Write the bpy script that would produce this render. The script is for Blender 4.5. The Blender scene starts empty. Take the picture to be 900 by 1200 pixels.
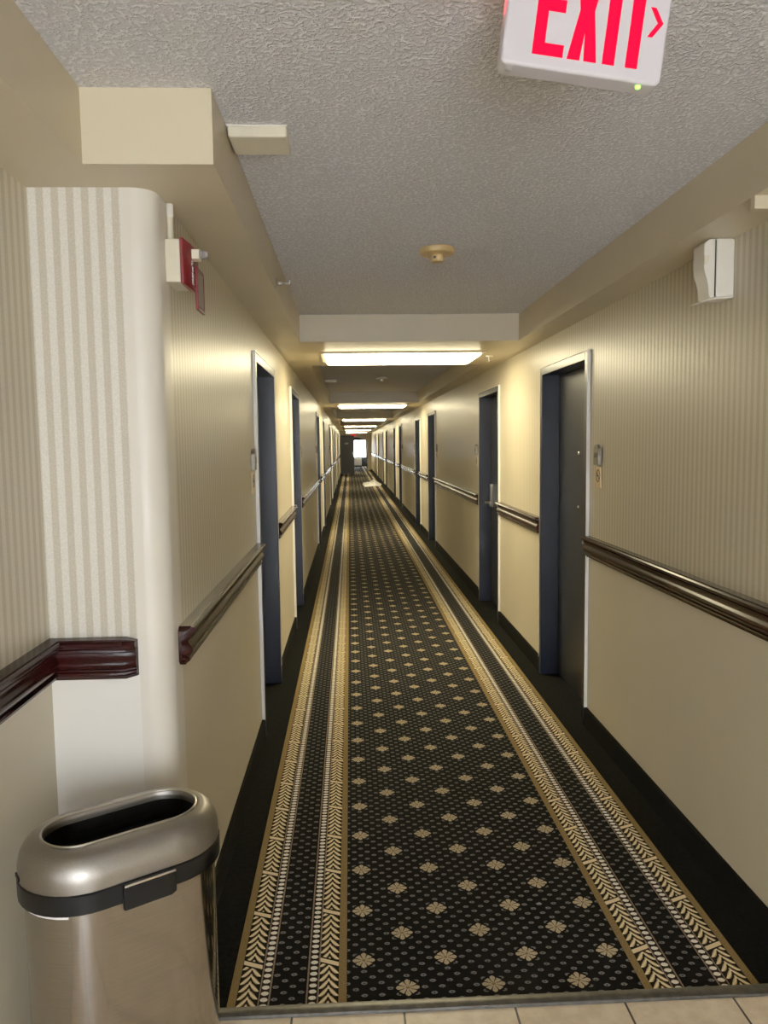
import bpy, bmesh, math, random
from math import sin, cos, pi, radians
random.seed(4)
SC = bpy.context.scene
COL = SC.collection

# ------------------------------------------------------------------ node helpers
class V:
    """a float socket (or number) with operators that add Math nodes"""
    def __init__(s, nt, k): s.nt, s.k = nt, k
    def op(s, o, *a):
        n = s.nt.nodes.new('ShaderNodeMath'); n.operation = o
        for i, x in enumerate((s,) + a):
            x = x.k if isinstance(x, V) else x
            if isinstance(x, (int, float)): n.inputs[i].default_value = x
            else: s.nt.links.new(x, n.inputs[i])
        return V(s.nt, n.outputs[0])
    def __add__(s, o): return s.op('ADD', o)
    def __sub__(s, o): return s.op('SUBTRACT', o)
    def __mul__(s, o): return s.op('MULTIPLY', o)
    def __truediv__(s, o): return s.op('DIVIDE', o)
    def abs(s): return s.op('ABSOLUTE')
    def frac(s): return s.op('FRACT')
    def lt(s, o): return s.op('LESS_THAN', o)
    def gt(s, o): return s.op('GREATER_THAN', o)
    def max(s, o): return s.op('MAXIMUM', o)
    def min(s, o): return s.op('MINIMUM', o)
    def pingpong(s, p):                       # signed distance to the nearest multiple of p
        return ((s / p + 0.5).frac() - 0.5) * p
    def between(s, a, b): return s.gt(a) * s.lt(b)
    def smooth(s, a, b):
        n = s.nt.nodes.new('ShaderNodeMapRange'); n.interpolation_type = 'SMOOTHSTEP'
        s.nt.links.new(s.k, n.inputs[0])
        n.inputs[1].default_value = a; n.inputs[2].default_value = b
        n.inputs[3].default_value = 0; n.inputs[4].default_value = 1
        return V(s.nt, n.outputs[0])

def srgb(r, g, b):
    f = lambda c: (c/255/12.92) if c/255 <= .04045 else ((c/255+.055)/1.055)**2.4
    return (f(r), f(g), f(b), 1)

class Mat:
    def __init__(s, name, col=(.5,.5,.5,1), rough=.5, metal=0, spec=.5, **kw):
        s.m = bpy.data.materials.new(name); s.m.use_nodes = True
        s.nt = s.m.node_tree
        s.b = s.nt.nodes['Principled BSDF']
        s.b.inputs['Base Color'].default_value = col
        s.b.inputs['Roughness'].default_value = rough
        s.b.inputs['Metallic'].default_value = metal
        s.b.inputs['Specular IOR Level'].default_value = spec
        for k, v in kw.items(): s.b.inputs[k.replace('_', ' ')].default_value = v
        s._xyz = None
    def xyz(s):
        if s._xyz is None:
            g = s.nt.nodes.new('ShaderNodeNewGeometry'); s.pos = g.outputs['Position']
            q = s.nt.nodes.new('ShaderNodeSeparateXYZ'); s.nt.links.new(s.pos, q.inputs[0])
            s._xyz = [V(s.nt, q.outputs[i]) for i in range(3)]
        return s._xyz
    def noise(s, scale, detail=2, rough=.5, vec=None, out=0):
        n = s.nt.nodes.new('ShaderNodeTexNoise'); n.inputs['Scale'].default_value = scale
        n.inputs['Detail'].default_value = detail; n.inputs['Roughness'].default_value = rough
        if vec is None: s.xyz(); vec = s.pos
        s.nt.links.new(vec, n.inputs['Vector'])
        return V(s.nt, n.outputs[out])
    def voronoi(s, scale, feature='F1'):
        n = s.nt.nodes.new('ShaderNodeTexVoronoi'); n.inputs['Scale'].default_value = scale; n.feature = feature
        s.xyz(); s.nt.links.new(s.pos, n.inputs['Vector'])
        return V(s.nt, n.outputs['Distance'])
    def vec(s, x, y, z):
        n = s.nt.nodes.new('ShaderNodeCombineXYZ')
        for i, a in enumerate((x, y, z)):
            if isinstance(a, V): s.nt.links.new(a.k, n.inputs[i])
            else: n.inputs[i].default_value = a
        return n.outputs[0]
    def mix(s, f, a, b):
        n = s.nt.nodes.new('ShaderNodeMix'); n.data_type = 'RGBA'
        s.nt.links.new(f.k, n.inputs['Factor'])
        for i, x in ((6, a), (7, b)):
            if isinstance(x, tuple): n.inputs[i].default_value = x
            else: s.nt.links.new(x, n.inputs[i])
        return n.outputs[2]
    def color(s, c): s.nt.links.new(c, s.b.inputs['Base Color'])
    def rough(s, v): s.nt.links.new(v.k, s.b.inputs['Roughness'])
    def bump(s, h, strength=.3, dist=.002):
        n = s.nt.nodes.new('ShaderNodeBump'); n.inputs['Strength'].default_value = strength
        n.inputs['Distance'].default_value = dist
        s.nt.links.new(h.k, n.inputs['Height']); s.nt.links.new(n.outputs[0], s.b.inputs['Normal'])

def plain(name, col, rough=.5, metal=0, spec=.5, var=.06, nscale=14, bump=0, bscale=300, **kw):
    m = Mat(name, col, rough, metal, spec, **kw)
    n = m.noise(nscale, 3).smooth(.3, .7)
    d = tuple(c*(1-var) for c in col[:3]) + (1,)
    l = tuple(min(1, c*(1+var)) for c in col[:3]) + (1,)
    m.color(m.mix(n, d, l))
    if bump: m.bump(m.noise(bscale, 2), bump, .001)
    return m.m

# ------------------------------------------------------------------ materials
def wall_mat(name, axis, hi, lo, paint, split=.99, freq=.0375, rough=.42):
    m = Mat(name, rough=rough, spec=.5)
    x, y, z = m.xyz()
    t = x if axis == 'x' else y
    s = t.pingpong(freq).abs().smooth(.0075, .0115)         # 0 on light stripe, 1 between
    vz = m.noise(260, 3, .65).smooth(.38, .62)              # woven vermicelli
    a = m.mix(vz, tuple(c*.86 for c in hi[:3])+(1,), hi)
    b = m.mix(vz, tuple(c*.86 for c in lo[:3])+(1,), lo)
    paper = m.mix(s, a, b)
    big = m.noise(2.2, 2).smooth(.25, .75)
    p = m.mix(big, tuple(c*.95 for c in paint[:3])+(1,), paint)
    up = z.gt(split)
    m.color(m.mix(up, p, paper))
    m.rough(up*(s*.10 - .10) + .405)
    m.bump((vz*.5 + (s*-1 + 1))*up + m.noise(120, 2)*.15, .10, .0015)
    return m.m

PAPER_HI, PAPER_LO = srgb(204,194,172), srgb(184,171,146)
PAINT = srgb(206,196,172)
M = {}
M['wall_y'] = wall_mat('striped_wallpaper_corridor', 'y', srgb(206,196,170), srgb(188,175,146), srgb(204,192,164))
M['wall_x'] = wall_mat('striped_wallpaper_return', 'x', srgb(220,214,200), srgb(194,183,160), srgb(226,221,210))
M['paint'] = plain('beige_wall_paint', srgb(196,181,149), .42, var=.03, nscale=3, bump=.05)
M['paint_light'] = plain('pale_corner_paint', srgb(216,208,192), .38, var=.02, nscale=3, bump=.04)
M['bulkhead'] = plain('cream_bulkhead_paint', srgb(204,190,156), .45, var=.02, nscale=3)
# popcorn ceiling
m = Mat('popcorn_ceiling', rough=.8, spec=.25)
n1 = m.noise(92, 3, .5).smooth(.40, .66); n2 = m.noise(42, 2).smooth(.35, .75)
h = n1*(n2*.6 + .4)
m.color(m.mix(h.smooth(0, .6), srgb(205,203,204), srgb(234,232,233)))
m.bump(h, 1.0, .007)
M['ceiling'] = m.m

# patterned carpet
def carpet():
    m = Mat('patterned_corridor_carpet', rough=.95, spec=.08)
    X, Y, Z = m.xyz()
    wob = m.noise(420, 2)*.0032 - .0016
    wob2 = m.noise(380, 2, vec=m.vec(Y, X, 7.0))*.0032 - .0016
    u = (X - .387) + wob
    yv = Y + wob2
    au = u.abs()
    P = .247; H = P/2
    base = m.mix(m.noise(500, 2).smooth(.3, .7), srgb(6,6,7), srgb(21,20,21))
    edge = m.mix(m.noise(60, 3).smooth(.3, .7), srgb(5,6,6), srgb(14,15,14))
    def dot(cu, cy, r=.0068):                              # little grey eye: bright crescent round a dark pupil
        d = (cu*cu*.55 + cy*cy*1.25).op('SQRT')
        ring = d.lt(r) * (1 if False else (cu*cu + (cy + .001)*(cy + .001)).op('SQRT').gt(r*.34))
        return ring
    S = P/10
    # centred lattice of dots: (a+b) odd
    def lattice(uu, yy):
        d1 = dot((uu + S).pingpong(2*S), yy.pingpong(2*S))
        d2 = dot(uu.pingpong(2*S), (yy + S).pingpong(2*S))
        return d1.max(d2)
    yc = yv - 2.185 
    # flowers sit on both sublattices of the P grid
    def flower(cu, cy):
        r = (cu*cu + cy*cy).op('SQRT'); th = cy.op('ARCTAN2', cu)
        pet = (th*4).op('COSINE').abs()
        R = pet*.010 + .0235
        dia = (cu.abs()*.78 + cy.abs()*.95)
        body = r.lt(R) * dia.lt(.033)
        vein = (th*4 + .0).op('COSINE').abs().lt(.36) * r.gt(.0075) * r.lt(.03)
        core = r.lt(.0055)
        return body * (vein*-.9 + 1), core, r
    f1, c1, r1 = flower((u - H).pingpong(P), yc.pingpong(P))
    f2, c2, r2 = flower(u.pingpong(P), (yc - H).pingpong(P))
    fl = f1.max(f2); rr = r1.min(r2); core = c1.max(c2)
    dots = lattice(u, yc - S*0) * rr.gt(.035)
    centre = au.lt(.421)
    tone = m.noise(240, 2).smooth(.3, .7)
    grey = m.mix(tone, srgb(66,66,66), srgb(122,120,116))
    cream = m.mix(tone, srgb(146,126,92), srgb(200,182,146))
    gold = m.mix(tone, srgb(108,86,50), srgb(140,116,72))
    c = m.mix(dots*centre, base, grey)
    c = m.mix(fl*centre, c, cream)
    c = m.mix(core*centre, c, gold)
    # side field
    side = au.between(.537, .636)
    us = au - .5505
    c = m.mix(lattice(us, yc)*side, c, grey)
    # vines (inner centre .473, outer .700)
    def vine(w, c):
        hw = .0285
        inside = w.abs().lt(hw)
        aw = w.abs()
        L = P/8
        ph = ((yc + aw*1.75 - aw*aw*20)/L).frac()
        leaf = (ph - .45).abs()
        tip = (aw*-1 + hw)*24 + .04
        lf = leaf.lt(tip.min(aw*26 + .10).min(.33)) * aw.gt(.0028)
        stem_ph = ((yc)/L).frac()
        bud = ((stem_ph - .5)*(stem_ph - .5)*.00012*2.2 + w*w).lt(.000016)
        lf = lf.max(bud)
        tie = (yc.pingpong(P) - w*.42).abs()
        tied = tie.lt(.0085)
        gap = tie.lt(.0155)
        shade = m.mix(leaf.smooth(0, .36), srgb(240,222,176), srgb(160,132,84))
        dk = srgb(24,19,14)
        cc = m.mix(inside, c, dk)
        cc = m.mix(inside*lf*(gap*-1 + 1), cc, shade)
        return m.mix(inside*tied, cc, srgb(228,206,160))
    c = vine(au - .4735, c)
    c = vine(au - .7005, c)
    # bead rows
    def beads(w, c, hw=.0105):
        bg = w.abs().lt(.0135)
        cy = yc.pingpong(S)
        b = ((w*w)/(hw*hw) + (cy*cy)/(.0078*.0078)).lt(1)
        cc = m.mix(bg, c, srgb(30,22,18))
        return m.mix(b, cc, m.mix(tone, srgb(212,204,184), srgb(246,240,224)))
    c = beads(au - .518, c); c = beads(au - .653, c)
    line = au.between(.5005,.5045).max(au.between(.5315,.536)).max(au.between(.6365,.641)).max(au.between(.6655,.669))
    c = m.mix(line, c, srgb(128,106,88))
    gl = au.between(.4215,.4445).max(au.between(.7305,.753))
    c = m.mix(gl, c, gold)
    c = m.mix(au.gt(.753), c, edge)
    m.color(c)
    m.bump(m.noise(700, 2), .35, .002)
    return m.m
M['carpet'] = carpet()
M['carpet_edge'] = plain('black_carpet_cove', srgb(9,10,10), .95, spec=.1, var=.25, nscale=60, bump=.3, bscale=600)
# tile
m = Mat('beige_ceramic_tile', rough=.32)
x, y, z = m.xyz()
T = .3055
gx = (x - .123).pingpong(T).abs().lt(.0032); gy = (y - 1.95 + T*.0).pingpong(T).abs().lt(.0032)
g = gx.max(gy*0)
cl = m.mix(m.noise(18, 4, .6).smooth(.3, .7), srgb(205,182,150), srgb(226,207,178))
m.color(m.mix(g, cl, srgb(58,50,42))); m.bump(g*-1 + 1, .5, .002)
M['tile'] = m.m
M['strip'] = plain('dark_metal_strip', srgb(92,90,86), .38, metal=.8, var=.2, nscale=40)
# navy door metal
M['navy'] = plain('navy_frame_enamel', srgb(12,17,33), .33, var=.12, nscale=30, bump=.05)
M['leaf'] = plain('slate_door_paint', srgb(34,36,42), .36, var=.06, nscale=12, bump=.05, bscale=200)
M['caulk'] = plain('white_frame_edge', srgb(236,232,222), .4, var=.02)
m = Mat('mahogany_rail', rough=.24, spec=.13)
x, y, z = m.xyz()
gr = m.noise(1, 3, .6, vec=m.vec(x*16, y*16, z*300)).smooth(.25, .8)
m.color(m.mix(gr, srgb(34,12,11), srgb(46,17,15)))
m.rough(gr*.04 + .17)
M['rail'] = m.m
M['steel_satin'] = plain('satin_nickel', srgb(178,172,160), .3, metal=1, var=.05)
M['chrome'] = plain('chrome', srgb(225,225,225), .1, metal=1, var=.02)
m = Mat('brushed_stainless', rough=.27, metal=1)
x, y, z = m.xyz()
br = m.noise(1, 3, .7, vec=m.vec(x*9, y*9, z*1200)).smooth(.25, .75)
m.color(m.mix(br, srgb(156,152,147), srgb(172,168,163))); m.rough(br*.05 + .10)
M['steel'] = m.m
m = Mat('brushed_stainless_lid', rough=.3, metal=1)
br = m.noise(300, 3, .7).smooth(.25, .75)
m.color(m.mix(br, srgb(144,139,132), srgb(156,151,144))); m.rough(br*.05 + .38)
M['steel_lid'] = m.m
M['black'] = plain('black_plastic', srgb(7,7,9), .5, spec=.22, var=.06)
M['liner'] = plain('black_liner', srgb(14,14,15), .35, var=.2, nscale=9)
M['white_plastic'] = plain('white_plastic', srgb(222,216,200), .4, var=.02)
M['cream_plastic'] = plain('cream_plastic', srgb(214,204,176), .4, var=.03)
M['tan_plastic'] = plain('aged_tan_plastic', srgb(196,164,104), .45, var=.06, nscale=30)
M['dark'] = plain('dark_recess', srgb(20,18,18), .6)
M['red'] = plain('alarm_red', srgb(112,16,22), .35, var=.06)
M['white'] = plain('white_print', srgb(235,232,228), .5, var=.02)
M['grey_window'] = plain('grey_translucent_window', srgb(128,122,106), .3)
M['bronze'] = plain('bronze_plaque', srgb(128,122,106), .36, metal=.35, var=.08, nscale=60)
M['bronze_dark'] = plain('dark_plaque_inset', srgb(46,42,36), .4)
M['sign_tan'] = plain('tan_sign_plate', srgb(224,192,140), .42, var=.04)
M['sign_brown'] = plain('dark_brown_print', srgb(58,30,18), .5)
M['exit_face'] = plain('exit_sign_white', srgb(196,190,193), .35, var=.015)
M['cloth'] = plain('white_terry_cloth', srgb(250,249,247), .9, var=.04, nscale=60, bump=.4, bscale=200)
M['ptac'] = plain('off_white_metal', srgb(220,216,200), .45, var=.02)
def emis(name, col, strength):
    m = Mat(name, col, .5); m.b.inputs['Emission Color'].default_value = col
    m.b.inputs['Emission Strength'].default_value = strength
    n = m.noise(3, 1).smooth(.2, .8)
    m.color(m.mix(n, col, col)); return m.m
M['panel'] = emis('lit_diffuser', (1.0,.85,.50,1), 24)
M['red_led'] = emis('red_lit_letter', (.85,.002,.018,1), .92); _b = M['red_led'].node_tree.nodes['Principled BSDF']; _b.inputs['Specular IOR Level'].default_value = 0
M['green_led'] = emis('green_led', (.35,1,.1,1), 2.0)
m = Mat('window_glass', (1,1,1,1), .0, Transmission_Weight=1.0); m.b.inputs['IOR'].default_value = 1.02
nn = m.noise(2, 1); m.color(m.mix(nn, (1,1,1,1), (.97,.99,1,1)))
M['glass'] = m.m
m = Mat('clear_lens', (1,1,1,1), .05, Transmission_Weight=.8); m.b.inputs['IOR'].default_value = 1.4
m.color(m.mix(m.noise(9, 1), (1,1,1,1), (.95,.95,.95,1)))
M['lens'] = m.m

# ------------------------------------------------------------------ mesh builder
class MB:
    def __init__(s): s.v, s.f = [], []
    def add(s, vs, fs):
        o = len(s.v); s.v += [tuple(p) for p in vs]; s.f += [tuple(i+o for i in f) for f in fs]; return s
    def box(s, x0, x1, y0, y1, z0, z1):
        vs = [(x,y,z) for x in (x0,x1) for y in (y0,y1) for z in (z0,z1)]
        return s.add(vs, [(0,1,3,2),(4,6,7,5),(0,4,5,1),(2,3,7,6),(0,2,6,4),(1,5,7,3)])
    def prism(s, pts, axis, a, b):
        """extrude a 2-D polygon along an axis between a and b"""
        mk = {'x': lambda p,t:(t,p[0],p[1]), 'y': lambda p,t:(p[0],t,p[1]), 'z': lambda p,t:(p[0],p[1],t)}[axis]
        n = len(pts); vs = [mk(p,a) for p in pts] + [mk(p,b) for p in pts]
        fs = [tuple(range(n-1,-1,-1)), tuple(range(n,2*n))] + [(i,(i+1)%n,n+(i+1)%n,n+i) for i in range(n)]
        return s.add(vs, fs)
    def loft(s, rings, cap0=True, cap1=True, closed=True):
        n = len(rings[0]); vs = [p for r in rings for p in r]; fs = []
        for k in range(len(rings)-1):
            for i in range(n if closed else n-1):
                j = (i+1) % n; fs.append((k*n+i, k*n+j, (k+1)*n+j, (k+1)*n+i))
        if cap0: fs.append(tuple(range(n-1,-1,-1)))
        if cap1: fs.append(tuple((len(rings)-1)*n+i for i in range(n)))
        return s.add(vs, fs)
    def lathe(s, prof, c=(0,0,0), axis='z', n=28):
        rings = []
        for r, h in prof:
            ring = []
            for i in range(n):
                a = 2*pi*i/n; p, q = r*cos(a), r*sin(a)
                d = {'z':(p,q,h), 'x':(h,p,q), 'y':(q,h,p)}[axis]
                ring.append((c[0]+d[0], c[1]+d[1], c[2]+d[2]))
            rings.append(ring)
        return s.loft(rings)
    def build(s, name, mat, parent=None, bevel=0, seg=2, smooth=False, loc=None):
        me = bpy.data.meshes.new(name); me.from_pydata(s.v, [], s.f); me.update()
        bm = bmesh.new(); bm.from_mesh(me); bmesh.ops.recalc_face_normals(bm, faces=bm.faces); bm.to_mesh(me); bm.free()
        me.materials.append(mat)
        o = bpy.data.objects.new(name, me); COL.objects.link(o)
        if parent: o.parent = parent
        if loc: o.location = loc
        if bevel:
            b = o.modifiers.new('bevel', 'BEVEL'); b.width = bevel; b.segments = seg; b.limit_method = 'ANGLE'
            b.angle_limit = radians(40)
        if smooth or bevel:
            for p in me.polygons: p.use_smooth = True
            if bevel:
                w = o.modifiers.new('wn', 'WEIGHTED_NORMAL'); w.keep_sharp = True
        if smooth == 'auto':
            me.set_sharp_from_angle(angle=radians(35))
        return o

def empty(name, loc=(0,0,0), rz=0):
    o = bpy.data.objects.new(name, None); COL.objects.link(o); o.location = loc; o.rotation_euler = (0,0,rz)
    o.empty_display_size = .05; return o
def tag(o, label, cat, group=None, kind=None):
    o['label'] = label; o['category'] = cat
    if group: o['group'] = group
    if kind: o['kind'] = kind
    return o
def struct(o, label=None, cat=None):
    o['kind'] = 'structure'
    if label: o['label'] = label
    if cat: o['category'] = cat
    return o
def copy_tree(o, parent=None):
    c = o.copy(); COL.objects.link(c); c.parent = parent
    for ch in [x for x in COL.objects if x.parent == o]: copy_tree(ch, c)
    return c

# ------------------------------------------------------------------ layout (metres; camera stands at x=0, y=0)
XL, XR, XA = -.485, 1.265, -.80            # corridor walls, alcove wall
XSL, XSR = -.305, 1.10                     # inner edges of the soffits
ZC, ZS = 2.368, 2.198                      # ceiling, soffit underside
YRET = 2.03; YB = -2.6                     # return wall, wall behind the camera
P = 7.26; NB = 5
YARCH, YEND = 46.0, 54.0
TH = .19
ord_ = ['first', 'second', 'third', 'fourth', 'fifth', 'sixth', 'seventh', 'eighth', 'ninth', 'tenth']
doorsR = sorted([4.02+.5+P*k for k in range(NB)] + [6.44+.5+P*k for k in range(NB)])
doorsL = [d-.05 for d in doorsR]
DW, DH = .5, 2.02

# floors
o = MB().box(XA-.1, XR+.25, 1.999, YEND+.1, -.08, 0).build('floor', M['carpet'])
struct(o, 'long black and gold patterned carpet with flower dots and vine borders', 'carpet')
o = MB().box(XA-.1, XR+.25, YB-.1, 1.972, -.08, -.001).build('floor', M['tile'])
struct(o, 'beige square ceramic tile floor in front of the carpet', 'tile floor')
pr = [(1.966,-.02),(1.966,.001),(1.970,.006),(1.982,.009),(1.996,.009),(2.006,.006),(2.010,.0005),(2.010,-.02)]
o = MB().prism([(a,b) for a,b in pr], 'x', XA+.0, XR).build('trim_1', M['strip'], smooth='auto')
struct(o, 'dark metal transition strip between tile and carpet', 'threshold strip')

# ceiling slab
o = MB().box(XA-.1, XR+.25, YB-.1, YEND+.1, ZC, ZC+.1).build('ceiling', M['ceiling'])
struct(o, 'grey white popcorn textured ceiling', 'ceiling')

# corridor walls with door openings
def wall_with_doors(name, x0, x1, ya, yb, doors, label):
    mb = MB(); y = ya
    for d in doors:
        mb.box(x0, x1, y, d-DW, 0, ZC); mb.box(x0, x1, d-DW, d+DW, DH, ZC); y = d+DW
    mb.box(x0, x1, y, yb, 0, ZC)
    return struct(mb.build(name, M['wall_y']), label, 'wall')
wall_with_doors('wall_right', XR, XR+TH, YB, YEND, doorsR, 'long right wall with striped beige wallpaper over plain paint')
wall_with_doors('wall_left', XL-TH, XL, 2.112, YEND, doorsL, 'long left wall with striped beige wallpaper over plain paint')
o = MB().box(XA-.1, XA, YB, YRET, 0, ZC).build('wall_alcove', M['wall_y'])
struct(o, 'striped wallpaper wall beside the steel trash can at far left', 'wall')
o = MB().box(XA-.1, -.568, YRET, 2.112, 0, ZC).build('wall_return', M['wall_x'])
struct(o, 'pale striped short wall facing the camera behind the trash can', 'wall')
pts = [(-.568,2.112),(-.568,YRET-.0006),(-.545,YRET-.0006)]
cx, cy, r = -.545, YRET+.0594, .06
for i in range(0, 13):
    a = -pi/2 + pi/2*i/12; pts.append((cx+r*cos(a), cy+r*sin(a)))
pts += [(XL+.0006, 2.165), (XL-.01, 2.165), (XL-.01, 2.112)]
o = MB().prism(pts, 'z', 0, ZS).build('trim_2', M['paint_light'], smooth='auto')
struct(o, 'smooth cream rounded wall corner right of the striped short wall', 'wall corner')

# soffits
o = MB().box(XA, XSL, 1.87, YARCH, ZS, ZC).build('trim_3', M['paint'])
struct(o, 'left ceiling soffit running down the hall', 'soffit')
o = MB().box(XA, -.605, YB, 1.87, ZS, ZC).build('trim_4', M['paint'])
struct(o, 'soffit over the left alcove wall nearest the camera', 'soffit')
o = MB().box(-.6055, XSL, 1.868, 1.872, ZS, ZC).build('trim_5', M['bulkhead'])
struct(o, 'cream rectangular soffit end facing the camera at upper left', 'soffit end')
o = MB().box(XSR, XR, YB, YARCH, ZS, ZC).build('trim_6', M['paint'])
struct(o, 'right ceiling soffit running down the hall', 'soffit')
o = MB().box(XSR-.001, XR, 2.085, 2.107, 2.163, ZS).build('trim_7', M['paint'])
struct(o, 'small drop at the near end of the right soffit', 'soffit end')
tn = 8
for k in range(6):
    o = MB().box(XSL, XSR, 4.985+P*k, 6.47+P*k, ZS, ZC).build('trim_%d' % tn, M['paint']); tn += 1
    struct(o, '%s beige crossbeam from the camera' % ord_[k], 'ceiling beam')

# baseboards
def base(side, x0, x1, ya, yb, doors):
    y = ya; i = 0
    for d in doors + [None]:
        ye = (d-DW-.001) if d else yb
        pr = [(x0,0),(x1,0),(x1,.10),((x0*.4+x1*.6),.106),(x0,.106)]
        o = MB().prism(pr, 'y', y, ye).build('baseboard_%s' % side, M['carpet_edge'])
        struct(o, None, None); y = (d+DW+.001) if d else y
base('right', XR, XR-.014, 2.0, YARCH, doorsR)
base('left', XL, XL+.014, 2.17, YARCH, doorsL)

# chair rails
RP = [(0,0),(.016,0),(.016,.007),(.022,.007),(.027,.010),(.029,.015),(.027,.020),(.022,.0225),(.022,.027),(.030,.030),(.035,.037),(.036,.045),
      (.033,.053),(.027,.059),(.024,.066),(.024,.074),(.031,.074),(.035,.077),(.035,.083),(.032,.086),(.032,.090),(.042,.090),(.046,.095),(.046,.102),(.042,.107),(.034,.107),(.034,.110),(0,.110)]
RZ = .936
def rail(ya, yb, x, sgn, label, caps=True):
    global tn
    mb = MB(); n = len(RP)
    rings = []
    if caps: rings.append([(x+sgn*p*.35, ya, RZ+.012+q*.78) for p,q in RP])
    e = .014 if caps else 0
    rings += [[(x+sgn*p, ya+e, RZ+q) for p,q in RP], [(x+sgn*p, yb-e, RZ+q) for p,q in RP]]
    if caps: rings.append([(x+sgn*p*.35, yb, RZ+.012+q*.78) for p,q in RP])
    mb.loft(rings)
    o = mb.build('trim_%d' % tn, M['rail'], smooth='auto'); tn += 1
    return struct(o, label, 'chair rail')
y = YB
for i, d in enumerate(doorsR + [YARCH-.05+DW]):
    rail(y+.002, d-DW-.002, XR, -1, 'dark wood chair rail on the right wall, %s' % ('nearest the camera' if i == 0 else 'just past the %s right door' % ord_[i-1])); y = d+DW
y = 2.118
for i, d in enumerate(doorsL + [YARCH-.05+DW]):
    rail(y+.002, d-DW-.002, XL, 1, 'dark wood chair rail on the left wall, %s' % ('before the first door' if i == 0 else 'just past the %s left door' % ord_[i-1])); y = d+DW
# alcove rail: along the alcove wall, mitred round onto the return wall, with a returned end
mb = MB()
rings = [[(XA+p, YB, RZ+q) for p,q in RP], [(XA+p, YRET-p, RZ+q) for p,q in RP],
         [(-.600, YRET-p, RZ+q) for p,q in RP], [(-.572, YRET-p*.55, RZ+.006+q*.88) for p,q in RP], [(-.570, YRET, RZ+.006+q*.88) for p,q in RP]]
mb.loft(rings); o = mb.build('trim_%d' % tn, M['rail'], smooth='auto'); tn += 1
struct(o, 'dark wood chair rail wrapping the inside corner above the trash can', 'chair rail')

# ------------------------------------------------------------------ doors
REC = .098
def door_meshes(hs):
    """local: +x into the corridor, y along it; hs = side of the lock (+1/-1)"""
    root = empty('door')
    f = MB()
    fw = .046
    for s in (-1, 1):
        a, b = sorted((s*(DW-.0005), s*(DW-fw))); f.box(-TH+.02, .016, a, b, 0.0005, DH-.0005)
        a, b = sorted((s*(DW-fw), s*(DW-fw-.014))); f.box(-TH+.02, -REC+.0, a, b, .0005, DH-fw)      # stops
    f.box(-TH+.02, .016, -DW+fw, DW-fw, DH-fw, DH-.0005)
    f.box(-TH+.02, -REC, -DW+fw, DW-fw, DH-fw-.014, DH-fw)
    f.build('frame', M['navy'], root, bevel=.003)
    e = MB()
    for s in (-1, 1):
        a, b = sorted((s*(DW+.0002), s*(DW+.0055))); e.box(.0004, .017, a, b, .107, DH+.0055)
    e.box(.0004, .017, -DW, DW, DH+.0002, DH+.0055)
    ed = e.build('frame_edge', M['caulk'], root); ed['label'] = 'white painted outer edge of the door frame'
    lf = MB().box(-REC-.046, -REC-.002, -DW+fw+.003, DW-fw-.003, .008, DH-fw-.003).build('leaf', M['leaf'], root, bevel=.002)
    for z in (1.475, 1.155):
        MB().lathe([(.0,.012),(.006,.0115),(.010,.009),(.0115,.003),(.0115,0)], (-REC-.002,0,z), 'x', 16).build('peephole', M['chrome'], lf, smooth='auto')
    ly = hs*(DW-fw-.085)
    pl = MB().prism([(ly-.034,.93),(ly+.034,.93),(ly+.034,1.135),(ly+.028,1.15),(ly-.028,1.15),(ly-.034,1.135)], 'x', -REC-.002, -REC+.026).build('lock_case', M['steel_satin'], root, bevel=.004)
    lv = MB()
    lv.lathe([(.0,.05),(.011,.05),(.012,.045),(.012,0),(.014,0)], (-REC+.026,ly,.975), 'x', 16)
    n = 10; rings = []
    for i in range(n+1):
        t = i/n; yy = ly - hs*(t*.118-.012); w = .011*(1-.25*t); xx = -REC+.068 - .012*t*t
        rings.append([(xx+.006*cos(a), yy, .975+w*sin(a)) for a in [2*pi*j/10 for j in range(10)]])
    lv.loft(rings)
    lv.build('lever', M['steel_satin'], pl, smooth='auto')
    return root
dA, dB = door_meshes(-1), door_meshes(1)
used = set(); dn = 1
for side, arr in (('right', doorsR), ('left', doorsL)):
    for i, yc in enumerate(arr):
        first = i % 2 == 0
        if side == 'left': proto, rot, x = (dA if first else dB), 0, XL
        else: proto, rot, x = (dB if first else dA), pi, XR
        o = proto if proto.name not in used and id(proto) not in used else copy_tree(proto)
        used.add(id(proto))
        o.location = (x, yc, 0); o.rotation_euler = (0,0,rot)
        o.name = 'door_%d' % dn; dn += 1
        struct(o, 'navy framed guest room door, %s along the %s wall from the camera' % (ord_[i], side), 'door')

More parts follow.
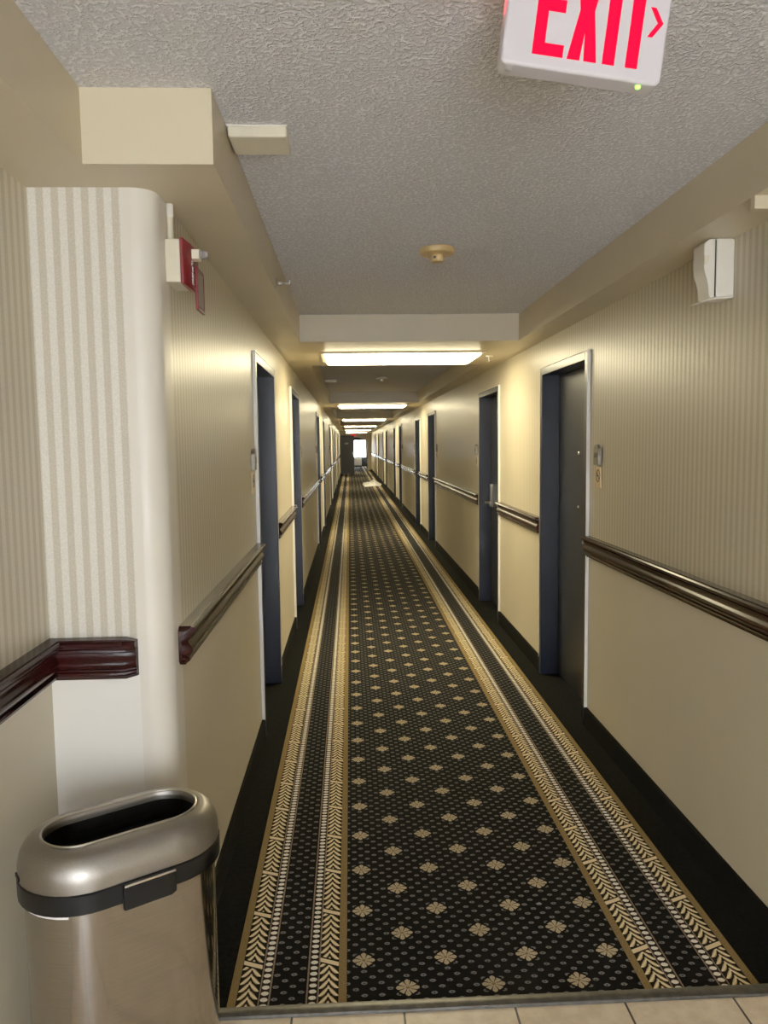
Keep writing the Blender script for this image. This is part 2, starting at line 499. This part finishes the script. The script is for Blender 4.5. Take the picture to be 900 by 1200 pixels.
# ------------------------------------------------------------------ door plaques
FONT = {  # 3x5 strokes on a 0..2 x 0..4 grid
 '5': [((2,4),(0,4)),((0,4),(0,2)),((0,2),(2,2)),((2,2),(2,0)),((2,0),(0,0))],
 '2': [((0,4),(2,4)),((2,4),(2,2)),((2,2),(0,2)),((0,2),(0,0)),((0,0),(2,0))],
 '0': [((0,0),(0,4)),((0,4),(2,4)),((2,4),(2,0)),((2,0),(0,0))],
 'F': [((0,0),(0,4)),((0,4),(2,4)),((0,2),(1.6,2))],
 'I': [((1,0),(1,4))],
 'R': [((0,0),(0,4)),((0,4),(2,4)),((2,4),(2,2)),((2,2),(0,2)),((.8,2),(2,0))],
 'E': [((2,0),(0,0)),((0,0),(0,4)),((0,4),(2,4)),((0,2),(1.6,2))],
}
def strokes(mb, ch, o, ex, ey, en, w, d):
    """bars of width w, depth d along en, glyph grid unit vectors ex, ey"""
    import mathutils
    o, ex, ey, en = [mathutils.Vector(q) for q in (o, ex, ey, en)]
    for a, b in FONT[ch]:
        A = o + ex*a[0] + ey*a[1]; B = o + ex*b[0] + ey*b[1]
        t = (B-A).normalized(); s = en.normalized().cross(t)*w/2; t = t*w/2
        q = [A-t-s, B+t-s, B+t+s, A-t+s]
        n = en.normalized()*d
        mb.add([*q, *[p+n for p in q]], [(3,2,1,0),(4,5,6,7),(0,1,5,4),(1,2,6,5),(2,3,7,6),(3,0,4,7)])
def arch_pts(w, h, y=0, z=0, n=14):
    pts = [(y-w/2, z), (y+w/2, z)]
    r = w/2; k = .85
    for i in range(n+1):
        a = pi*i/n; pts.append((y+r*cos(a), z+h-r*k+r*k*sin(a)))
    return pts
def room_plaque(number=None):
    t = empty('room_number_plaque')
    MB().prism(arch_pts(.072, .106), 'x', .0006, .020).build('plate', M['bronze'], t, bevel=.002, seg=2)
    i = MB().prism([(-.028,.034),(.028,.034),(.028,.066),(-.028,.066)], 'x', .019, .0212).build('number_inset', M['bronze_dark'] if not number else M['bronze'], t)
    if number:
        mb = MB()
        for k, ch in enumerate(number):
            strokes(mb, ch, (.0212, -.020+k*.0155, .040), (0,.0052,0), (0,0,.005), (1,0,0),   .0030, .001)
        mb.build('number', M['dark'], t)
    return t
def smoke_plate():
    t = empty('no_smoking_sign')
    MB().box(.0006, .006, -.036, .036, 0, .105).build('plate', M['sign_tan'], t, bevel=.0015)
    mb = MB(); n = 28; R0, R1, zc = .024, .029, .060
    rings = [[(.0058, R*cos(2*pi*i/n), zc+1.15*R*sin(2*pi*i/n)) for i in range(n)] for R in (R1, R0)]
    rings2 = [[(.0072, p[1], p[2]) for p in r] for r in (rings[1], rings[0])]
    mb.loft(rings + rings2 + [rings[0]], cap0=False, cap1=False)
    import mathutils
    for a0, L, w in ((radians(-45), .024, .005),):
        d = mathutils.Vector((0, cos(a0), sin(a0))); s = mathutils.Vector((0, -sin(a0), cos(a0)))*w/2
        c = mathutils.Vector((.0058, 0, zc)); q = [c-d*L-s, c+d*L-s, c+d*L+s, c-d*L+s]; nn = mathutils.Vector((.0016,0,0))
        mb.add([*q, *[p+nn for p in q]], [(3,2,1,0),(4,5,6,7),(0,1,5,4),(1,2,6,5),(2,3,7,6),(3,0,4,7)])
    mb.box(.0058, .007, -.018, .012, zc-.0035, zc+.0035)       # cigarette
    mb.build('no_smoking_symbol', M['sign_brown'], t)
    return t
pq0 = room_plaque('520'); pq1 = room_plaque(); sp0 = smoke_plate(); first_sp = True; first_pq = True
for side, arr in (('right', doorsR), ('left', doorsL)):
    for i, yc in enumerate(arr[:6]):
        s = -1 if i % 2 == 0 else 1
        yy = yc + s*(DW+(.165 if side == 'right' else .13)); x, rz = (XR, pi) if side == 'right' else (XL, 0)
        if side == 'right' and i == 0: p = pq0
        elif first_pq: p = pq1; first_pq = False
        else: p = copy_tree(pq1)
        p.location = (x, yy, 1.425); p.rotation_euler = (0,0,rz); p.name = 'room_number_plaque'
        where = 'before' if s < 0 else 'past'
        tag(p, 'bronze arch topped room number plaque %s the %s %s door' % (where, ord_[i], side), 'room plaque', 'room number plaques beside the doors')
        if i < 6:
            q = sp0 if first_sp else copy_tree(sp0); first_sp = False
            q.location = (x, yy+.002, 1.310); q.rotation_euler = (0,0,rz)
            tag(q, 'tan no smoking plate under the plaque %s the %s %s door' % (where, ord_[i], side), 'no smoking sign', 'no smoking plates beside the doors')

# ------------------------------------------------------------------ ceiling lights
def ceil_light():
    t = empty('ceiling_light')
    a, b = .56, .285
    f = MB(); w = .028
    for x0,x1,y0,y1 in ((-a-w,a+w,-b-w,-b),(-a-w,a+w,b,b+w),(-a-w,-a,-b,b),(a,a+w,-b,b)): f.box(x0,x1,y0,y1,-.012,-.0003)
    f.build('frame', M['cream_plastic'], t, bevel=.002)
    d = MB(); rings = []
    for k,(ins,z) in enumerate(((0,-.0005),(0,-.016),(.010,-.030),(.03,-.036))):
        rings.append([(-a+ins,-b+ins,z),(a-ins,-b+ins,z),(a-ins,b-ins,z),(-a+ins,b-ins,z)])
    d.loft(rings); d.build('diffuser', M['panel'], t)
    return t
cl = ceil_light()
for k in range(6):
    o = cl if k == 0 else copy_tree(cl)
    o.location = (.392, 5.83+P*k, ZS)
    tag(o, 'glowing rectangular ceiling light under the %s crossbeam from the camera' % ord_[k], 'ceiling light', 'panel lights under the crossbeams')

# ------------------------------------------------------------------ exit sign (hung crooked)
def quadmb(polys, y0, y1):
    mb = MB()
    for p in polys: mb.prism(p, 'y', y0, y1)
    return mb
def exit_sign():
    t = empty('exit_sign')
    W, Hh = .278, .190
    def rr(w, h, r, n=6):
        pts = []
        for cxx, czz, a0 in ((w/2-r,h/2-r,0),(-w/2+r,h/2-r,pi/2),(-w/2+r,-h/2+r,pi),(w/2-r,-h/2+r,1.5*pi)):
            for i in range(n+1): a = a0+pi/2*i/n; pts.append((cxx+r*cos(a), czz+r*sin(a)))
        return pts
    MB().prism(rr(W, Hh, .012), 'y', -.022, .022).build('housing', M['exit_face'], t, bevel=.006, seg=3)
    MB().box(-.06, .06, -.02, .02, Hh/2-.002, Hh/2+.004).build('canopy', M['exit_face'], t, bevel=.002)
    zb, zt = -Hh/2+.021, Hh/2-.012
    y0, y1 = -.0232, -.0215
    st = .0200
    x = -.088
    zm = zb+.082
    E = [[(x,zb),(x+.053,zb),(x+.053,zb+.020),(x+st,zb+.020),(x+st,zm-.010),(x+.049,zm-.010),(x+.049,zm+.010),(x+st,zm+.010),(x+st,zt-.02),(x+.053,zt-.02),(x+.053,zt),(x,zt)]]
    xx = x+.060; w = .051; c = xx+w/2; zmid = zb+.082; hw = .0125
    X = [[(xx,zb),(xx+.022,zb),(c,zmid-.036),(xx+w-.022,zb),(xx+w,zb),(c+hw,zmid),(xx+w,zt),(xx+w-.022,zt),(c,zmid+.032),(xx+.022,zt),(xx,zt),(c-hw,zmid)]]
    xi = x+.121
    I = [[(xi,zb),(xi+.021,zb),(xi+.021,zt),(xi,zt)]]
    xt = x+.145
    Tt = [[(xt+.016,zb),(xt+.037,zb),(xt+.037,zt-.02),(xt+.054,zt-.02),(xt+.054,zt),(xt,zt),(xt,zt-.02),(xt+.016,zt-.02)]]
    for poly in (E, X, I, Tt):
        l = quadmb(poly, y0, y1).build('letter', M['red_led'], t)
    ax, az = .110, -.0015 + zb + .080
    quadmb([[(ax-.006,az+.024),(ax+.003,az+.024),(ax+.019,az),(ax+.003,az-.024),(ax-.006,az-.024),(ax+.009,az)]], y0, y1).build('arrow', M['red_led'], t)
    MB().lathe([(.0,-.005),(.004,-.004),(.005,0),(.005,.004)], (.104,-.010,-Hh/2), 'z', 12).build('status_light', M['green_led'], t, smooth=True)
    MB().box(-.128, -.116, -.016, -.004, -Hh/2-.005, -Hh/2+.002).build('test_button', M['lens'], t, bevel=.002)
    return t
t = exit_sign(); t.location = (.415, 1.37, 2.260); t.rotation_euler = (0, radians(7.6), radians(0))
tag(t, 'white exit sign with glowing red letters tilted on the near ceiling', 'exit sign')

# ------------------------------------------------------------------ ceiling boxes, detectors, sprinklers
def cbox():
    t = empty('ceiling_box')
    MB().box(-.076, .076, -.064, .064, -.030, -.0004).build('cover', M['cream_plastic'], t, bevel=.006, seg=3)
    MB().box(-.078, .078, -.066, .066, -.004, -.0002).build('back_plate', M['white_plastic'], t)
    return t
b0 = cbox(); b0.location = (-.224, 2.135, ZC)
tag(b0, 'cream plastic box on the ceiling against the left soffit, nearest the camera', 'ceiling box', 'ceiling boxes beside the left soffit')
b1 = copy_tree(b0); b1.location = (-.224, 10.0, ZC)
tag(b1, 'small ceiling box beyond the first crossbeam, beside the left soffit', 'ceiling box', 'ceiling boxes beside the left soffit')
def detector(mat):
    t = empty('smoke_detector')
    MB().lathe([(.0,-.0002),(.071,-.0002),(.074,-.004),(.074,-.018),(.070,-.024),(.058,-.028),(0,-.028)], n=36).build('base', mat, t, smooth='auto')
    c = MB().lathe([(0,-.0275),(.027,-.0275),(.027,-.030),(.024,-.031),(.024,-.036),(.028,-.037),(.028,-.052),(.025,-.057),(0,-.058)], n=28).build('sensor', mat, t, smooth='auto')
    MB().box(-.019, -.002, -.0265, -.018, -.0462, -.0375).build('vent', M['dark'], c)
    for a in (2.4, 5.6):
        MB().lathe([(0,-.032),(.005,-.0315),(.006,-.028),(.006,-.026)], (.05*cos(a), .05*sin(a), 0), 'z', 10).build('screw', M['tan_plastic'], t, smooth=True)
    return t
s0 = detector(M['tan_plastic']); s0.location = (.385, 3.33, ZC)
tag(s0, 'yellowed round smoke detector on the near ceiling', 'smoke detector')
s1 = detector(M['white_plastic']); s1.location = (.415, 9.6, ZC)
tag(s1, 'pale round smoke detector on the ceiling beyond the first crossbeam', 'smoke detector')

# sidewall sprinkler on the left soffit fascia
t = empty('fire_sprinkler', (XSL, 3.40, 2.238))
MB().lathe([(0,.0005),(.026,.0005),(.024,.005),(.012,.009),(0,.009)], axis='x', n=20).build('escutcheon', M['steel_satin'], t, smooth='auto')
MB().lathe([(0,.008),(.009,.008),(.009,.026),(.006,.027),(.006,.034),(0,.034)], axis='x', n=14).build('body', M['bronze'], t, smooth='auto')
MB().box(.030,.062,-.010,-.007,-.003,.003).box(.030,.062,.007,.010,-.003,.003).box(.060,.064,-.018,.018,-.002,.014).build('deflector', M['bronze'], t)
tag(t, 'small brass sprinkler sticking out of the left soffit', 'sprinkler')
t = empty('fire_sprinkler', (1.07, 5.86, ZS))
MB().lathe([(0,-.0004),(.028,-.0004),(.026,-.006),(.010,-.010),(0,-.010)], n=20).build('escutcheon', M['white_plastic'], t, smooth='auto')
MB().lathe([(0,-.009),(.008,-.009),(.008,-.028),(.004,-.030),(.004,-.040),(.016,-.041),(.016,-.043),(0,-.043)], n=14).build('body', M['bronze'], t, smooth='auto')
tag(t, 'small sprinkler hanging right of the first ceiling light', 'sprinkler')

# ------------------------------------------------------------------ fire alarm on the left wall
t = empty('fire_alarm', (XL, 2.17, 2.042))      # local x = out of wall, y = along the hall, z up; centre of the box
MB().box(.0008, .040, -.040, .085, -.057, .057).build('back_box', M['cream_plastic'], t, bevel=.003)
rp = MB(); 
prof = [(-.041,-.060),(.086,-.060),(.086,.060),(-.041,.060)]
rp.loft([[(.040,a,b) for a,b in prof],[(.048,a,b) for a,b in prof],
         [(.066,-.015,-.074),(.066,.080,-.074),(.066,.080,.048),(.066,-.015,.048)]])
pl = rp.build('red_plate', M['red'], t, bevel=.002)
mb = MB()
for k, ch in enumerate('FIRE'):
    strokes(mb, ch, (.0655, -.013, -.006-.0165*k), (0,.0088,0), (0,0,.0029), (1,0,0), .0019, .0016)
mb.build('lettering', M['white'], pl)
MB().box(.064, .086, -.012, .022, .010, .036).build('strobe_base', M['cream_plastic'], t, bevel=.002)
MB().loft([[(.086,y,z) for y,z in ((-.010,.014),(.020,.014),(.020,.034),(-.010,.034))],[(.106,y,z) for y,z in ((-.004,.017),(.014,.017),(.014,.031),(-.004,.031))]]).build('strobe_lens', M['lens'], t)
fl = MB()
# hinged red flap that hangs lower at the far side
for y0,y1,z0,z1 in ((.020,.120,-.119,-.106),(.020,.120,-.014,-.002),(.020,.028,-.106,-.014),(.112,.120,-.106,-.014)): fl.box(.066,.074,y0,y1,z0,z1)
flo = fl.build('flap_frame', M['red'], t, bevel=.0015)
MB().box(.068,.072,.0275,.1125,-.1065,-.0135).build('flap_window', M['grey_window'], flo)
MB().box(.0738,.0755,.026,.116,-.118,-.115).build('flap_edge', M['chrome'], flo)
tag(t, 'red wall fire alarm with strobe on a cream box near the soffit', 'fire alarm')
t = empty('alarm_conduit', (XL, 2.165, 2.1))
MB().lathe([(0,0.0005),(.0085,.0005),(.0085,.0975),(0,.0975)], (.0095,0,0), 'z', 14).build('pipe', M['cream_plastic'], t, smooth='auto')
MB().lathe([(0,.062),(.0095,.062),(.0095,.0972),(0,.0972)], (.0095+.001,0,0), 'z', 14).build('coupling', M['white_plastic'], t, smooth='auto')
tag(t, 'short cream conduit rising from the fire alarm box', 'conduit')

# ------------------------------------------------------------------ split white box under the right soffit
t = empty('wall_alarm_box', (XR, 2.555, 2.102))   # local -x into hall
MB().prism([(-.001,-.090),(-.060,-.094),(-.060,.095),(-.008,.095),(-.001,.090)], 'y', -.04, .04).build('back_half', M['white_plastic'], t, bevel=.003)
pf = [(-.0655,-.094),(-.080,-.096),(-.084,-.085),(-.086,-.060),(-.092,-.035),(-.100,-.012),(-.103,.012),(-.103,.078),(-.085,.093),(-.0655,.095)]
fr = MB().prism(pf, 'y', -.04, .04).build('front_cover', M['white_plastic'], t, bevel=.003)
MB().prism([(-.102,.012),(-.102,.040),(-.086,.040),(-.086,.026),(-.094,.012)], 'y', -.0435, -.039).build('latch', M['cream_plastic'], fr)
MB().box(-.0662,-.0595,-.036,.036,-.088,.091).build('seam', M['dark'], t)
MB().prism([(-.108,-.104),(-.108,-.107),(-.06,-.098),(-.002,-.094),(-.002,-.090),(-.06,-.094)], 'y', -.039, .039).build('bottom_lip', M['white_plastic'], t)
tag(t, 'white plastic box with split cover on right wall under the soffit', 'alarm box')

# ------------------------------------------------------------------ outlet
t = empty('wall_outlet', (XL, 10.0, .36))
MB().box(.0004,.006,-.036,.036,-.058,.058).build('cover_plate', M['cream_plastic'], t, bevel=.002)
for z in (-.021,.021):
    MB().prism([(-.016+.0,z-.012),(.016,z-.012),(.016,z+.012),(-.016,z+.012)],'x',.0058,.0072).build('socket', M['white_plastic'], t)
tag(t, 'small cream outlet low on the left wall past the second door', 'outlet')

# ------------------------------------------------------------------ trash can
def track(hl, r, z, n=18):
    s = hl - r; pts = []
    for i in range(n+1):
        a = -pi/2 + pi*i/n; pts.append((s + r*cos(a), r*sin(a), z))
    m_ = 6
    for i in range(1, m_): pts.append((s - 2*s*i/m_, r, z))
    for i in range(n+1):
        a = pi/2 + pi*i/n; pts.append((-s + r*cos(a), r*sin(a), z))
    for i in range(1, m_): pts.append((-s + 2*s*i/m_, -r, z))
    return pts
t = empty('trash_can', (-.537, 1.722, 0), radians(33)); t.scale = (.95, .96, 1.0)
ZT = .70
MB().loft([track(.215,.128,.0), track(.222,.135,.004), track(.222,.135,.59)]).build('body', M['steel'], t, smooth='auto')
bd = MB().loft([track(.228,.140,.576), track(.236,.148,.580), track(.236,.148,.620), track(.232,.144,.624)]).build('band', M['black'], t, smooth='auto')
rings = [track(.234,.146,.6245)]
for i in range(0, 13):                        # shoulder, quarter ellipse
    a = pi/2*i/12; rings.append(track(.193+.041*cos(a), .096+.050*cos(a), .640+(ZT-.640)*sin(a)))
rings += [track(.189,.092,ZT+.0015), track(.185,.088,ZT+.0005), track(.1815,.0845,ZT-.004), track(.1805,.0835,ZT-.012), track(.180,.083,ZT-.02)]
MB().loft(rings, cap0=False, cap1=False).build('lid', M['steel_lid'], t, smooth='auto')
MB().loft([track(.1812,.0842,ZT-.010), track(.1800,.0830,ZT-.05), track(.205,.118,ZT-.10), track(.20,.113,.12)], cap0=False).build('liner', M['liner'], t, smooth='auto')
rr_ = []
for k in range(9):
    a = 2*pi*k/8; rr_.append(track(.1815+.0032*cos(a), .0845+.0032*cos(a), ZT+.0015+.0028*sin(a)))
MB().loft(rr_, cap0=False, cap1=False).build('rim', M['steel_satin'], t, smooth='auto')
# front latch tab and its bright lip
hb = MB().prism([(-.048,.566),(.062,.566),(.074,.572),(.074,.622),(-.048,.622)], 'y', -.160, -.1475).build('latch_tab', M['black'], bd, bevel=.004, seg=3)
MB().box(-.046,.072,-.1625,-.156,.618,.623).build('latch_lip', M['chrome'], hb, bevel=.002)
# slot mark and bag edge
MB().box(-.2375,-.2335,-.020,.012,.632,.640).build('slot', M['black'], t)
bag = [track(.2285,.1415,z) for z in (.571,.5775)]
bm_ = MB(); n = len(bag[0]); idx = [i for i in range(n) if bag[0][i][0] < -.145]
bm_.loft([[bag[0][i] for i in idx],[bag[1][i] for i in idx]], cap0=False, cap1=False, closed=False)
bm_.build('bag_edge', M['white'], t)
tag(t, 'oblong brushed steel trash can with black band at lower left', 'trash can')

# ------------------------------------------------------------------ white cloth on the floor far down the hall
mb = MB(); nx, ny = 26, 22; rows = []
for j in range(ny+1):
    row = []
    for i in range(nx+1):
        u, v = i/nx*2-1, j/ny*2-1
        rr = min(1, math.hypot(u, v)); fold = .03*sin(7*u+2*v)+.022*sin(11*v-3*u)
        h = max(0, (1-rr**2))*(.12+.05*u+fold) + .006
        row.append((.37*u*(1-.18*abs(v)) , 1.3*v*(1-.25*u), h))
    rows.append(row)
mb.loft(rows, cap0=False, cap1=False, closed=False)
o = mb.build('towel', M['cloth'], None, smooth=True, loc=(.84, 29.6, .0015))
so = o.modifiers.new('thick', 'SOLIDIFY'); so.thickness = .004
tag(o, 'crumpled white cloth lying on the carpet near the far right wall', 'cloth')

# ------------------------------------------------------------------ far end of the corridor
# open fire door, hinged at the left wall, with a small notice
t = empty('door_%d' % dn, (XL+.02, 40.3, 0)); dn += 1
lf = MB().box(0, .70, -.024, .022, .008, 2.0).build('leaf', M['leaf'], t, bevel=.003)
MB().box(.20, .40, -.0275, -.0235, 1.56, 1.64).build('notice', M['white'], lf)
MB().box(.60, .69, -.05, -.0235, 1.00, 1.14).build('lock_case', M['steel_satin'], lf, bevel=.004)
struct(t, 'open dark fire door standing across the far end of the hall', 'door')
o = MB().box(XL, -.41, 40.33, 40.55, 0, ZS).build('trim_%d' % tn, M['paint']); tn += 1
struct(o, 'narrow wall pier behind the open fire door', 'wall pier')
t = empty('emergency_light', (-.33, 38.2, 2.10))
MB().box(-.154,.13,-.05,.05,-.065,.0975).build('housing', M['white_plastic'], t, bevel=.01)
for x in (-.08,.06): MB().lathe([(0,-.075),(.035,-.072),(.04,-.05),(.03,-.045)], (x,0,-.02), 'y', 14).build('lamp', M['lens'], t, smooth='auto')
tag(t, 'white emergency light box above the open fire door', 'emergency light')
# second exit sign
t = empty('exit_sign', (.25, 45.974, 2.10))
MB().box(-.17,.17,-.025,.025,-.05,.05).build('housing', M['exit_face'], t, bevel=.006)
MB().box(-.13,.13,-.027,-.024,-.035,.035).build('lit_face', M['red_led'], t)
tag(t, 'tiny red exit sign above the arch at the far end', 'exit sign')
# arched wall
mb = MB(); pts = [(XL,0),(XL,ZC),(XR,ZC),(XR,0),(1.06,0),(1.06,1.60)]
for i in range(1, 16):
    a = pi*i/16; pts.append((.315+.745*cos(a), 1.60+.37*sin(a)))
pts += [(-.43,1.60),(-.43,0)]
o = mb.prism(pts, 'y', YARCH, YARCH+.25).build('wall_arch', M['paint'])
struct(o, 'cream wall with an arched opening at the far end', 'wall')
# end wall, its dark colour standing in for shadow behind the arch, and window
WX0, WX1, WZ0, WZ1 = .10, 1.17, .62, 1.86
mb = MB()
mb.box(XA,WX0,YEND,YEND+.15,0,ZC); mb.box(WX1,XR+.1,YEND,YEND+.15,0,ZC); mb.box(WX0,WX1,YEND,YEND+.15,0,WZ0); mb.box(WX0,WX1,YEND,YEND+.15,WZ1,ZC)
o = mb.build('wall_end', M['navy']); struct(o, 'end wall around the bright window, coloured dark as shadow behind the arch', 'wall')
t = empty('window_1', (0, YEND, 0)); f = MB()
for a,b,c,d in ((WX0,WX1,WZ0,WZ0+.04),(WX0,WX1,WZ1-.04,WZ1),(WX0,WX0+.04,WZ0,WZ1),(WX1-.04,WX1,WZ0,WZ1),((WX0+WX1)/2-.015,(WX0+WX1)/2+.015,WZ0,WZ1)): f.box(a,b,.04,.09,c,d)
f.build('window_frame', M['white_plastic'], t)
MB().box(WX0+.03,WX1-.03,.06,.066,WZ0+.03,WZ1-.03).build('pane', M['glass'], t)
struct(t, 'bright window at the far end of the hall', 'window')
t = empty('air_conditioner', (.52, YEND-.001, 0))
MB().box(-.44,.30,-.30,0,.08,.58).build('cabinet', M['ptac'], t, bevel=.012)
MB().box(-.40,.26,-.28,-.02,.0005,.08).build('plinth', M['dark'], t)
g = MB()
for k in range(7): g.box(-.40,.26,-.306,-.299,.40+k*.022,.412+k*.022)
g.build('grille', M['cream_plastic'], t)
tag(t, 'off white wall air conditioner under the far window', 'air conditioner')
# hall behind the arch keeps the same shell; wall behind the camera with a wide glazed entrance
BX0, BX1, BZ = -.55, 1.05, 2.12
mb = MB(); mb.box(XA-.1,BX0,YB-.1,YB,0,ZC); mb.box(BX1,XR+TH,YB-.1,YB,0,ZC); mb.box(BX0,BX1,YB-.1,YB,BZ,ZC)
struct(mb.build('wall_back', M['paint']), 'wall behind the camera', 'wall')
t = empty('window_2', (0, YB, 0)); f = MB()
for a,b,c,d in ((BX0,BX1,0.0,.06),(BX0,BX1,BZ-.05,BZ),(BX0,BX0+.05,.06,BZ-.05),(BX1-.05,BX1,.06,BZ-.05),(.22,.28,.06,BZ-.05)): f.box(a,b,-.08,-.02,c,d)
f.build('window_frame', M['navy'], t)
MB().box(BX0+.04,BX1-.04,-.053,-.047,.05,BZ-.04).build('pane', M['glass'], t)
struct(t, 'glazed entrance behind the camera', 'window')

# ------------------------------------------------------------------ light
w = bpy.data.worlds.new('World'); SC.world = w; w.use_nodes = True
bg = w.node_tree.nodes['Background']; bg.inputs[0].default_value = (.86,.93,1,1); bg.inputs[1].default_value = 2.2
def area(name, loc, rot, sx, sy, e, col):
    l = bpy.data.lights.new(name, 'AREA'); l.shape = 'RECTANGLE'; l.size = sx; l.size_y = sy; l.energy = e; l.color = col
    o = bpy.data.objects.new(name, l); COL.objects.link(o); o.location = loc; o.rotation_euler = rot; return o
area('entrance_daylight', (.25, YB-.2, 1.15), (radians(103),0,0), 1.5, 1.9, 116, (.93,.96,1))
area('window_daylight', (.63, YEND+.3, 1.25), (radians(-90),0,0), 1.0, 1.2, 160, (.9,.95,1))
pl = bpy.data.lights.new('exit_glow', 'POINT'); pl.energy = .07; pl.color = (1,.05,.08); pl.shadow_soft_size = .02
o = bpy.data.objects.new('exit_glow', pl); COL.objects.link(o); o.location = (.27, 1.40, 2.31)

# ------------------------------------------------------------------ camera (26 mm-equivalent phone lens)
cam = bpy.data.cameras.new('Camera'); co = bpy.data.objects.new('Camera', cam); COL.objects.link(co)
cam.sensor_fit = 'HORIZONTAL'; cam.sensor_width = 36.0; cam.lens = 36.0*901/900; cam.clip_start = .05; cam.clip_end = 300
import mathutils
yaw, pitch, roll = radians(2.49), radians(-5.05), radians(-.75)
fwd = mathutils.Vector((sin(yaw)*cos(pitch), cos(yaw)*cos(pitch), sin(pitch)))
right = mathutils.Vector((cos(yaw), -sin(yaw), 0)); up = right.cross(fwd)
r2 = right*cos(roll) + up*sin(roll); u2 = -right*sin(roll) + up*cos(roll)
mat = mathutils.Matrix((r2, u2, -fwd)).transposed().to_4x4(); mat.translation = (0, 0, 1.545)
co.matrix_world = mat
SC.camera = co
SC.view_settings.view_transform = 'Standard'
SC.view_settings.look = 'None'
SC.view_settings.exposure = 0
SC.view_settings.gamma = 1.26
